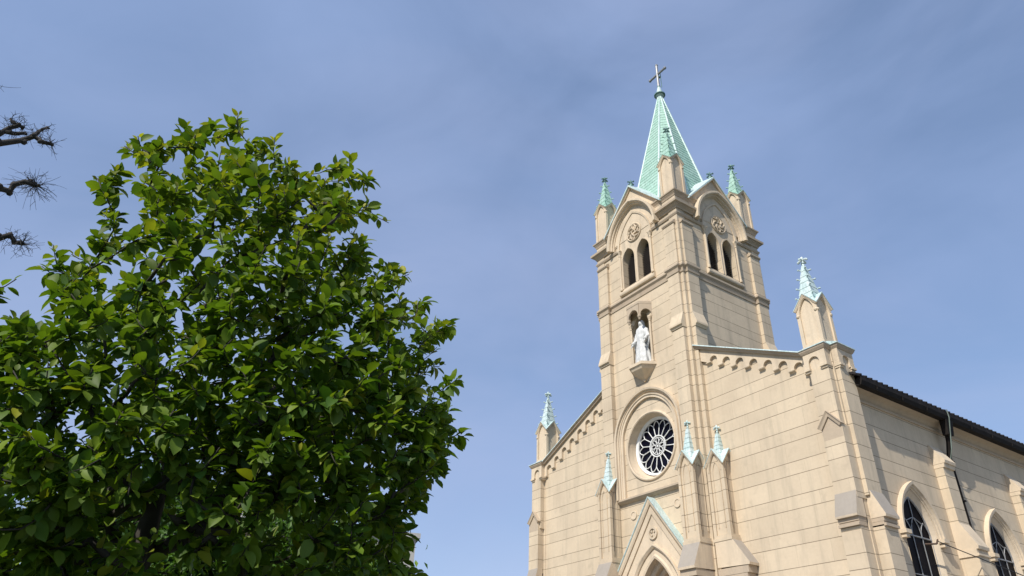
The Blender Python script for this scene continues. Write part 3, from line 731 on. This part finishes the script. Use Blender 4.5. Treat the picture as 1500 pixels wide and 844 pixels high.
b.ball((sxx, syy-.135, sz0+2.07), (.03, .015, .01), 6)
for s_ in (-1, 1): b.ball((sxx+s_*.04, syy-.135, sz0+2.16), (.016, .012, .01), 6)
for s_ in (-1, 1):                                              # arms held low and open
    sh = Vector((sxx+s_*.25, syy, sz0+1.78)); el = Vector((sxx+s_*.38, syy-.06, sz0+1.40)); wr = Vector((sxx+s_*.38, syy-.24, sz0+1.14)); hd = Vector((sxx+s_*.38, syy-.32, sz0+1.04))
    b.tube([sh, (sh+el)/2, el, (el+wr)/2, wr], [.10, .105, .10, .095, .10], 12); b.tube([wr, (wr+hd)/2, hd], [.035, .045, .04], 8)
    for j in range(4):
        p = hd+Vector(((j-1.5)*.022, 0, 0)); b.tube([p, p+Vector((s_*.01, -.03, -.05)), p+Vector((s_*.015, -.035, -.10+.01*abs(j-1.5)))], [.012, .012, .008], 5)
    b.tube([hd, hd+Vector((-s_*.04, -.04, -.01)), hd+Vector((-s_*.05, -.06, -.04))], [.014, .012, .008], 5)
    b.tube([el+Vector((0, .02, -.05)), el+Vector((s_*.02, 0, -.35)), el+Vector((-s_*.02, .02, -.62))], [.09, .07, .02], 8)   # hanging sleeve
b.build('figure', [MARBLE], st, smooth=True)
b = MB()
rings = []
for z, rx, ry, dy in ((1.55, .30, .16, .10), (1.75, .30, .17, .07), (1.9, .22, .15, .05), (2.05, .15, .14, .02), (2.18, .14, .15, .0), (2.27, .11, .13, .0), (2.33, .05, .06, .0)):
    rings.append(b.pts([(sxx+rx*math.cos(a), syy+dy+ry*math.sin(a), sz0+z) for a in [R(-55)+R(290)*q/20 for q in range(21)]]))
for A, B in zip(rings, rings[1:]):
    for q in range(20): b.face([A[q], A[q+1], B[q+1], B[q]])
o = b.build('veil', [MARBLE], st, smooth=True); sm_ = o.modifiers.new('s', 'SOLIDIFY'); sm_.thickness = .03
b = MB(); b.box(sxx-.34, sxx+.34, syy-.30, syy+.25, sz0-.0, sz0+.05); b.build('plinth', [MARBLE], st)
# ------------------------------------------------------------------ cable on the nave wall
cbt = thing('overhead_cable', (NX+.2, 3.5, 6.86), 'black cable running across the nave windows from a small wall bracket', 'cable')
b = MB(); P0 = Vector((NX+.24, 3.56, 6.86)); P1 = Vector((12.4, 15.3, 3.8)); b.tube([tuple(P0.lerp(P1, t)-Vector((0, 0, .25*t*(1-t)))) for t in [i/24 for i in range(25)]], .016, 5); b.build('cable', [CABLE], cbt)
b = MB(); b.tube([(NX-.05, 3.30, 6.78), (NX+.22, 3.50, 6.78)], .03, 6); b.tube([(NX+.22, 3.50, 6.78), (NX+.24, 3.58, 6.92)], .028, 6); b.build('bracket', [flat('rust', (.10, .06, .04), .8)], cbt)
# ------------------------------------------------------------------ trees
def leafmat(name, trans, rough=.38):
    m, t, b = mat(name); at_ = N(t, 'ShaderNodeAttribute', attribute_name='leafcol')
    t.links.new(at_.outputs['Color'], b.inputs['Base Color']); b.inputs['Roughness'].default_value = rough; b.inputs['Specular IOR Level'].default_value = .3
    tr = N(t, 'ShaderNodeBsdfTranslucent'); hs = N(t, 'ShaderNodeMixRGB', blend_type='MULTIPLY'); hs.inputs[0].default_value = 1; hs.inputs[2].default_value = (1.25, 1.35, .45, 1)
    t.links.new(at_.outputs['Color'], hs.inputs[1]); t.links.new(hs.outputs[0], tr.inputs[0])
    mx_ = N(t, 'ShaderNodeMixShader'); mx_.inputs[0].default_value = trans
    t.links.new(b.outputs[0], mx_.inputs[1]); t.links.new(tr.outputs[0], mx_.inputs[2]); t.links.new(mx_.outputs[0], t.nodes['Material Output'].inputs[0])
    return m
LEAF = leafmat('broad_leaf', .38, .55); LEAF2 = leafmat('small_leaf', .3, .5)
def leaves_mesh(name, P, D, U, L, Wd, colr, m_, parent, nst=5, droop=.25, fold=.35):
    """P base, D direction, U leaf normal, L length, Wd width, colr rgb; one curved folded blade per row"""
    n = len(P); t = np.linspace(0, 1, nst)
    wprof = np.sin(np.pi*np.clip(t, 0, 1)**.9)**.62; wprof[0] = .04; wprof[-1] = .0
    D = D/np.linalg.norm(D, axis=1, keepdims=True); S = np.cross(D, U); S /= np.linalg.norm(S, axis=1, keepdims=True)+1e-9; U = np.cross(S, D)
    V = np.zeros((n, nst, 3, 3))
    dr = (droop*(.4+1.2*rng.random(n)))[:, None]; fo = (fold*(.5+rng.random(n)))[:, None]
    for i, tt in enumerate(t):
        mid = P+D*(L*tt)[:, None]-U*(L[:, None]*dr*tt*tt)
        h = (Wd*wprof[i]*.5)[:, None]
        V[:, i, 1] = mid; V[:, i, 0] = mid-S*h+U*h*fo; V[:, i, 2] = mid+S*h+U*h*fo
    V = V.reshape(-1, 3); F = []
    for i in range(nst-1):
        for j in (0, 1): F.append([i*3+j, i*3+j+1, (i+1)*3+j+1, (i+1)*3+j])
    F = np.array(F); F = (F[None]+(np.arange(n)*nst*3)[:, None, None]).reshape(-1, 4)
    me = bpy.data.meshes.new(name); me.vertices.add(len(V)); me.vertices.foreach_set('co', V.ravel())
    me.loops.add(F.size); me.loops.foreach_set('vertex_index', F.ravel().astype(np.int32))
    me.polygons.add(len(F)); me.polygons.foreach_set('loop_start', np.arange(0, F.size, 4, dtype=np.int32))
    try: me.polygons.foreach_set('loop_total', np.full(len(F), 4, dtype=np.int32))
    except Exception: pass
    me.update(calc_edges=True)
    a = me.color_attributes.new('leafcol', 'FLOAT_COLOR', 'POINT'); c = np.ones((n, nst*3, 4)); c[:, :, :3] = colr[:, None, :]; a.data.foreach_set('color', c.ravel())
    me.polygons.foreach_set('use_smooth', [True]*len(F)); me.materials.append(m_)
    o = bpy.data.objects.new(name, me); COL.objects.link(o)
    if parent: o.parent = parent; o.matrix_parent_inverse = Matrix.Translation(-WL(parent))
    return o
def grow(root_pts, root_r, targets, seg=.16, upb=.25, wig=.03):
    """space-filling skeleton: targets joined to the nearest older node by a curved twig"""
    nodes = [Vector(p) for p in root_pts]; par = [-1]+list(range(len(nodes)-1)); tipsof = []
    for T_ in targets:
        A = np.array([tuple(n_) for n_ in nodes]); d = np.linalg.norm(A-np.array(T_), axis=1)
        pen = np.where(A[:, 2] > T_[2]-.05, 1.2+1.5*np.maximum(A[:, 2]-T_[2], 0), 1.)
        i = int(np.argmin(d*pen)); a = nodes[i]; b_ = Vector(T_); L = (b_-a).length; n = max(2, int(L/seg))
        c = (a+b_)/2+Vector((0, 0, -upb*L*.5))+Vector(rng.normal(0, wig, 3))*L*3
        last = i; chain = [i]
        for j in range(1, n+1):
            t = j/n; p = a*(1-t)**2+c*2*t*(1-t)+b_*t*t; nodes.append(p); par.append(last); last = len(nodes)-1; chain.append(last)
        tipsof.append(chain)
    return nodes, par, tipsof
def skin(nodes, par, root_n, r0, rtip, bark, name, parent, p_=2.3, kk=6):
    n = len(nodes); acc = np.zeros(n); ch = [[] for _ in range(n)]
    for i in range(n-1, -1, -1):
        if not ch[i]: acc[i] = 1
        if par[i] >= 0: acc[par[i]] += acc[i]; ch[par[i]].append(i)
    r = (acc/acc[0])**(1/p_)*r0; r = np.maximum(r, rtip)
    b = MB(); done = set()
    for i in range(n):
        if par[i] < 0 or (ch[par[i]] and ch[par[i]][-1] == i and len(ch[par[i]]) >= 1 and par[par[i]] >= 0): continue
        # start a chain at i
        P = [nodes[par[i]], nodes[i]]; rr = [min(r[par[i]], r[i]*1.25), r[i]]; j = i
        while ch[j]:
            j = ch[j][-1]; P.append(nodes[j]); rr.append(r[j])
        b.tube(P, rr, kk if rr[0] > .012 else 4)
    return b.build(name, [bark], parent, smooth=True)
rtH = np.array([math.cos(yaw), -math.sin(yaw), 0.]); fwH = np.array([math.sin(yaw), math.cos(yaw), 0.])
def colors(n, young):
    a = np.array([.042, .10, .012]); b_ = np.array([.15, .225, .018]); c = np.array([.36, .34, .03])
    t = rng.random((n, 1)); base = a*(1-t)+b_*t
    y = young[:, None]; k = .8+.4*rng.random((n, 1))
    return (base*(1-y)+c*y)*k
# --- the big broadleaf tree close to the camera
tx, ty = 15.58, -20.30
tree = thing('broadleaf_tree', (tx, ty, GZ), 'large leafy green tree filling the left, yellow green young leaves at its shoot tips', 'tree')
SIL = np.array([(-.37,5.80),(-.52,5.58),(-.67,5.49),(-.76,5.17),(-.93,5.19),(-1.0,5.08),(-1.07,4.70),(-.96,4.42),(-1.13,4.03),(-1.25,3.7),(-1.6,3.4),(-1.9,2.8),(-1.7,2.1),(-1.2,1.7),(1.46,1.7),(1.48,2.1),
  (1.44,2.38),(1.52,2.62),(1.66,2.82),(1.76,3.12),(1.72,3.6),(1.50,3.85),(1.64,4.08),(1.42,4.28),(1.20,4.50),(.98,5.0),(.77,5.50),(.56,5.70),(.40,5.45),(.16,5.42),(-.06,5.70),(-.2,5.55)])
CC = np.array([15.67, -20.09, 0]); SB = np.roll(SIL, -1, 0)-SIL
def sil(p):                                           # inside the outline, and how far from it
    q = SIL-p; c = 0
    for i in range(len(SIL)):
        a_, b_ = SIL[i], SIL[(i+1) % len(SIL)]
        if (a_[1] > p[1]) != (b_[1] > p[1]) and p[0] < (b_[0]-a_[0])*(p[1]-a_[1])/(b_[1]-a_[1])+a_[0]: c += 1
    t = np.clip(np.sum(-q*SB, 1)/np.sum(SB*SB, 1), 0, 1); dd = np.linalg.norm(p-(SIL+SB*t[:, None]), axis=1).min()
    return c % 2 == 1, dd
T_ = []
CZ = 1.242
def place(l, z, d):
    k = (5.2+d)/5.2; f0 = math.sqrt(27.04-(l-2.06)**2)
    return np.array([(l-2.06)*k+2.06, f0*k-4.78, CZ+(z-CZ)*k])
while len(T_) < 1950:
    p = np.array([rng.uniform(-1.95, 1.8), rng.uniform(1.75, 5.8) if rng.random() < .72 else rng.uniform(1.75, 3.7)]); ok, dd = sil(p)
    if not ok or dd < (.12 if p[1] < 3.4 else .25): continue
    if p[1] < 2.45 and -.45 < p[0] < 1.0 and rng.random() < .6: continue
    hd_ = math.sqrt(1-(1-min(dd/1.35, 1))**2)*1.2
    d = hd_*rng.choice((-1, 1))*rng.uniform(.0, 1)**.55
    T_.append(place(p[0], p[1], d))
LEAD_ = []
for i in list(range(0, 10))+[14, 14, 15, 15, 15, 16, 16, 17, 17, 18, 19]+list(range(18, 32)):      # slender leader shoots that carry the spiky outline
    for q in range(5):
        f_ = rng.uniform(.05, .95) if q else 0; nx = SIL[(i+1) % 32]; inw = (0, .08, .12, .16, .2)[q]
        c_ = SIL[i]*(1-f_)+nx*f_; cen = np.array([.1, 3.4])-c_; cen /= np.linalg.norm(cen)
        c_ = c_+cen*(inw+rng.uniform(0, .08)); LEAD_.append(place(c_[0], c_[1], rng.uniform(-.25, .25)))
NB = len(T_); T_ += LEAD_
T_ = [CC+rtH*p[0]+fwH*p[1]+np.array([0, 0, p[2]]) for p in T_]
trunk = [(tx, ty, GZ), (tx+.02, ty, .4), (tx, ty+.02, 1.1), (tx+.01, ty+.01, 1.6), (tx, ty+.03, 2.0), (tx-.01, ty+.04, 2.5), (tx+.01, ty+.06, 3.0), (tx+.02, ty+.1, 3.5)]
BT = sorted(T_[:NB], key=lambda p: np.linalg.norm(np.array(p)-np.array([tx, ty, 2.4])))
LT = sorted(T_[NB:], key=lambda p: np.linalg.norm(np.array(p)-np.array([tx, ty, 2.4])))
T_ = BT+LT
nodes, par, chains = grow(trunk, .09, T_, seg=.12, upb=.30, wig=.02)
skin(nodes, par, len(trunk), .085, .0035, BARKM, 'trunk', tree, p_=2.05)
lp, ld, lu, ll, lw_, ly = [], [], [], [], [], []
for chn in chains:
    P = [nodes[i] for i in chn]; P = P[-8:]; tot = sum((P[i+1]-P[i]).length for i in range(len(P)-1))
    k = int(max(11, tot/.018)); az = rng.uniform(0, 6.28)
    ztip = P[-1].z; k = k if rng.random() < .8 else int(k*.6); topness = min(1, max(0, (ztip-3.4)/1.8))
    for q in range(k):
        t = (q+.3)/k*(len(P)-1); i = min(int(t), len(P)-2); p = P[i].lerp(P[i+1], t-i); tg = (P[i+1]-P[i]).normalized()
        az += 2.4+rng.normal(0, .3)
        a = tg.orthogonal().normalized(); b_ = tg.cross(a); d = a*math.cos(az)+b_*math.sin(az)
        fr = q/k; last = q >= k-2
        dd = d*(.55 if last else 1.)+tg*(.9 if last else .45+.3*rng.random())+Vector((0, 0, -.12 if not last else .35))
        u = Vector((0, 0, 1))*.9+d*(-.1)+Vector(rng.normal(0, .33, 3))+Vector((.05, -.25, 0))
        s = rng.uniform(.75, 1.12)*(.62 if last else 1.)*(1 if fr < .85 else .8)
        st_ = p+d.normalized()*.012
        lp.append(st_); ld.append(dd.normalized()); lu.append(u.normalized()); s *= rng.uniform(.72, 1.12); ll.append(.108*s); lw_.append(.066*s*rng.uniform(.85, 1.15))
        y = (rng.uniform(.5, 1.) if last else (.5*rng.random() if fr > .6 else 0))*(.2+.8*topness)+.18*topness*rng.random()+(rng.random() < .03)*.5
        ly.append(min(1, y))
arr = lambda L: np.array([tuple(x) for x in L])
ly = np.array(ly)
leaves_mesh('crown', arr(lp), arr(ld), arr(lu), np.array(ll), np.array(lw_), colors(len(lp), ly), LEAF, tree)
print('leaves', len(lp), 'nodes', len(nodes))
# --- trees and shrubs behind it
def bush(name, label, cat, base, lobes, n_t, n_leaf, size, cA, cB, grp=None, trunk_h=1.5, r0=.1, leafm=LEAF2, yl=0.):
    o = thing(name, base, label, cat, grp); bx, by, bz = base
    T2 = []
    for _ in range(n_t):
        c, r_ = lobes[rng.integers(len(lobes))]; v = rng.normal(0, 1, 3); v /= np.linalg.norm(v)
        T2.append(np.array(base)+np.array(c)+v*np.array(r_)*rng.uniform(.3, 1)**.5)
    T2.sort(key=lambda p: np.linalg.norm(p-np.array([bx, by, bz+trunk_h])))
    tr = [(bx, by, bz), (bx+.03, by, bz+trunk_h*.5), (bx, by+.04, bz+trunk_h), (bx+.02, by, bz+trunk_h*1.4)]
    nd, pr, chs = grow(tr, r0, T2, seg=.35, upb=.2, wig=.02)
    skin(nd, pr, 4, r0, .006, BARKM, 'trunk', o, kk=5)
    A = []; per = n_leaf//n_t
    for c in chs:
        P = [nd[i] for i in c][-3:]
        for q in range(per):
            t = rng.random()*(len(P)-1); i = min(int(t), len(P)-2); p = P[i].lerp(P[i+1], t-i); A.append(np.array(p)+rng.normal(0, size*1.6, 3))
    A = np.array(A); n = len(A); D = rng.normal(0, 1, (n, 3)); D[:, 2] -= .2; U = rng.normal(0, .6, (n, 3))+np.array([0, -.2, 1])
    t = rng.random((n, 1)); c_ = (np.array(cA)*(1-t)+np.array(cB)*t)*(.75+.5*rng.random((n, 1)))
    leaves_mesh('crown', A, D, U, size*rng.uniform(.7, 1.2, n), size*.5*rng.uniform(.8, 1.2, n), c_, leafm, o, nst=3)
    return o
def wp(l, d, z=0.): q = CC+rtH*l+fwH*d; return (float(q[0]), float(q[1]), GZ+z)
bush('dark_tree', 'dark dense tree standing behind the near trunk at far left', 'tree', wp(-4.2, 6.2), [((0, 0, 2.9), (1.9, 1.9, 2.1)), ((.5, 1.0, 3.4), (1.4, 1.4, 1.7))], 420, 42000, .10, (.03, .07, .012), (.05, .10, .02))
bush('leafy_shrub', 'bright green leafy shrub seen in the gap beside the near trunk', 'shrub', wp(-1.3, 5.6), [((0, 0, 2.5), (1.5, 1.5, 2.0)), ((.6, .7, 2.8), (1.1, 1.1, 1.5))], 400, 36000, .10, (.05, .11, .015), (.08, .16, .02), trunk_h=1.)
bush('bamboo_shrub', 'yellow green feathery shrub low in the frame right of the trunk', 'shrub', wp(-.2, 8.2), [((0, 0, 2.2), (2.0, 1.5, 1.5)), ((.9, .8, 1.9), (1.5, 1.2, 1.2))], 380, 32000, .13, (.14, .22, .03), (.20, .28, .04), trunk_h=.6)
# --- bare pollarded tree just off the left edge
pol = thing('pollarded_tree', (8.35, -24.3, GZ), 'bare dark pollarded tree with knobbly branch ends against the sky at far left', 'tree')
b = MB(); px, py = 8.45, -24.3
b.tube([(px, py, GZ), (px, py, 3.), (px+.05, py+.02, 7.), (px, py, 9.5), (px-.1, py+.1, 11.)], [.28, .24, .2, .15, .06], 10)
tw = MB()
def limb(P, r):
    r = [x*.85 for x in r]
    b.tube(P, r, 8)
    for p, rr in zip(P[1:], r[1:]): b.ball(tuple(Vector(p)+Vector(rng.normal(0, .02, 3))), rr*1.05, 8)
def twigs(c, n, L, dirv=None):
    for _ in range(int(n*1.2)):
        d = Vector(rng.normal(0, 1, 3))
        if dirv is not None: d = d*.75+Vector(dirv)
        d.normalize(); p = Vector(c); P = [p.copy()]; l = L*rng.uniform(.5, 1.1); bend = Vector(rng.normal(0, .8, 3))+Vector((0, 0, -.45))
        for j in range(5): p = p+(d+bend*(j/4)).normalized()*l/5; P.append(p.copy())
        tw.tube(P, [.0042, .0038, .0033, .003, .0025, .002], 3)
        if rng.random() < .7:
            q = P[3]; e = (d+Vector(rng.normal(0, .8, 3))).normalized()*l*.35; tw.tube([q, q+e*.5, q+e], [.004, .003, .002], 3)
rx = lambda l, z, dd=0.: tuple(np.array([8.93, -22.78, 0])+rtH*l+fwH*dd+np.array([0, 0, z]))
RA = [(8.867, -23.526, 8.769), (8.981, -23.064, 9.007), (8.944, -22.845, 9.213), (8.924, -22.708, 9.395), (9.004, -22.563, 9.293), (8.99, -22.45, 9.32)]
R2 = [(8.924, -22.708, 9.395), (8.822, -22.702, 9.584), (8.816, -22.665, 9.656), (8.71, -22.627, 9.823)]
R3 = [(8.778, -23.589, 8.945), (8.794, -23.157, 9.305), (8.78, -23.077, 9.497), (8.863, -22.969, 9.539), (8.85, -22.888, 9.535)]
R4 = [(8.785, -23.107, 9.385), (8.863, -22.967, 9.358), (8.941, -22.827, 9.391)]
R5 = [(8.863, -22.969, 9.539), (8.782, -23.087, 9.613), (8.79, -23.132, 9.658)]
RB = [(8.811, -23.244, 7.993), (8.937, -22.799, 8.246), (8.919, -22.674, 8.263), (8.917, -22.663, 8.394), (9.001, -22.542, 8.466), (8.982, -22.385, 8.459)]
R6 = [(9.001, -22.542, 8.466), (8.893, -22.486, 8.553), (8.886, -22.425, 8.546)]
RC = [(8.762, -22.973, 7.246), (8.897, -22.518, 7.437), (8.885, -22.42, 7.549), (8.874, -22.324, 7.455), (8.963, -22.218, 7.424)]
RD = [(8.956, -23.91, 9.574), (9.095, -23.63, 9.812), (9.065, -23.493, 10.019)]
limb([(px, py, 8.0)]+RA, [.11, .075, .06, .055, .05, .045, .035]); limb(R2, [.045, .035, .03, .02]); limb([(px, py, 8.2)]+R3, [.10, .065, .055, .045, .04, .028]); limb(R4, [.045, .04, .03]); limb(R5, [.035, .03, .018])
limb([(px, py, 7.3)]+RB, [.11, .075, .065, .055, .055, .045, .035]); limb(R6, [.045, .04, .03]); limb([(px, py, 6.6)]+RC, [.10, .07, .055, .06, .045, .04]); limb([(px, py, 8.9)]+RD, [.09, .07, .06, .04])
limb([(px, py, 9.6), rx(-1.6, 10.6), rx(-2.2, 10.9)], [.09, .07, .05]); limb([(px, py, 7.6), rx(-2.2, 8.4), rx(-2.8, 8.6)], [.1, .08, .05])
def tws(L, n, l_):
    for q in range(n):
        i = rng.integers(len(L)-1); twigs(Vector(L[i]).lerp(Vector(L[i+1]), rng.random()), 1, l_)
tws(RA[2:], 30, .24); twigs(RA[-1], 12, .26); tws(R2, 22, .26); twigs(R2[-1], 8, .2); tws(R3[1:], 36, .3); tws(R4, 14, .24); tws(R5, 12, .26)
tws(RB[2:], 20, .26); twigs(RB[-1], 44, .44); tws(R6, 18, .34); tws(RB[:3], 10, .3); tws(RC[1:], 34, .28); twigs(RC[-1], 26, .3); tws(RD, 26, .36)
twigs(rx(-2.2, 10.9), 20, .5); twigs(rx(-2.8, 8.6), 20, .5)
b.build('trunk', [BARKD], pol, smooth=True); tw.build('twigs', [BARKD], pol)['kind'] = 'stuff'
# ------------------------------------------------------------------ far building glimpsed under the tree
bd = thing('distant_building', (-20, -8, GZ), 'pale grey building glimpsed through the gaps under the tree', 'building')
ux = Vector((-16.5+19.5, -3.1+12.9, 0)).normalized(); vy = Vector((-ux.y, ux.x, 0)); O_ = Vector((-14.99, -3.12, 0))
def fb2(s, n, z): q = O_+ux*s-vy*n*-1*-1; return (q.x, q.y, z)
BM = flat('pale_render', (.45, .44, .42), .9, 0, .2, .6)
b = MB(lambda s, n, z: tuple(O_+ux*s+vy*n+Vector((0, 0, z))))
b.box(-14, 0, 0, 9, GZ, 9.9); b.box(-14.2, .2, -.2, 9.2, 9.9, 10.15); b.box(-14, -5, .5, 8.5, 10.15, 11.6)
b.build('wall', [BM], bd)
for i in range(5):
    for z in (1.2, 4.4, 7.4):
        s = -1.9-i*2.6; q = MB(b.fn); q.box(s-.65, s+.65, -.06, .0, z, z+1.5); wo = q.build('window', [WHITE], bd)
        q = MB(b.fn); q.box(s-.58, s-.03, -.075, -.062, z+.07, z+1.43); q.box(s+.03, s+.58, -.075, -.062, z+.07, z+1.43); q.build('pane', [GLASS2], wo)
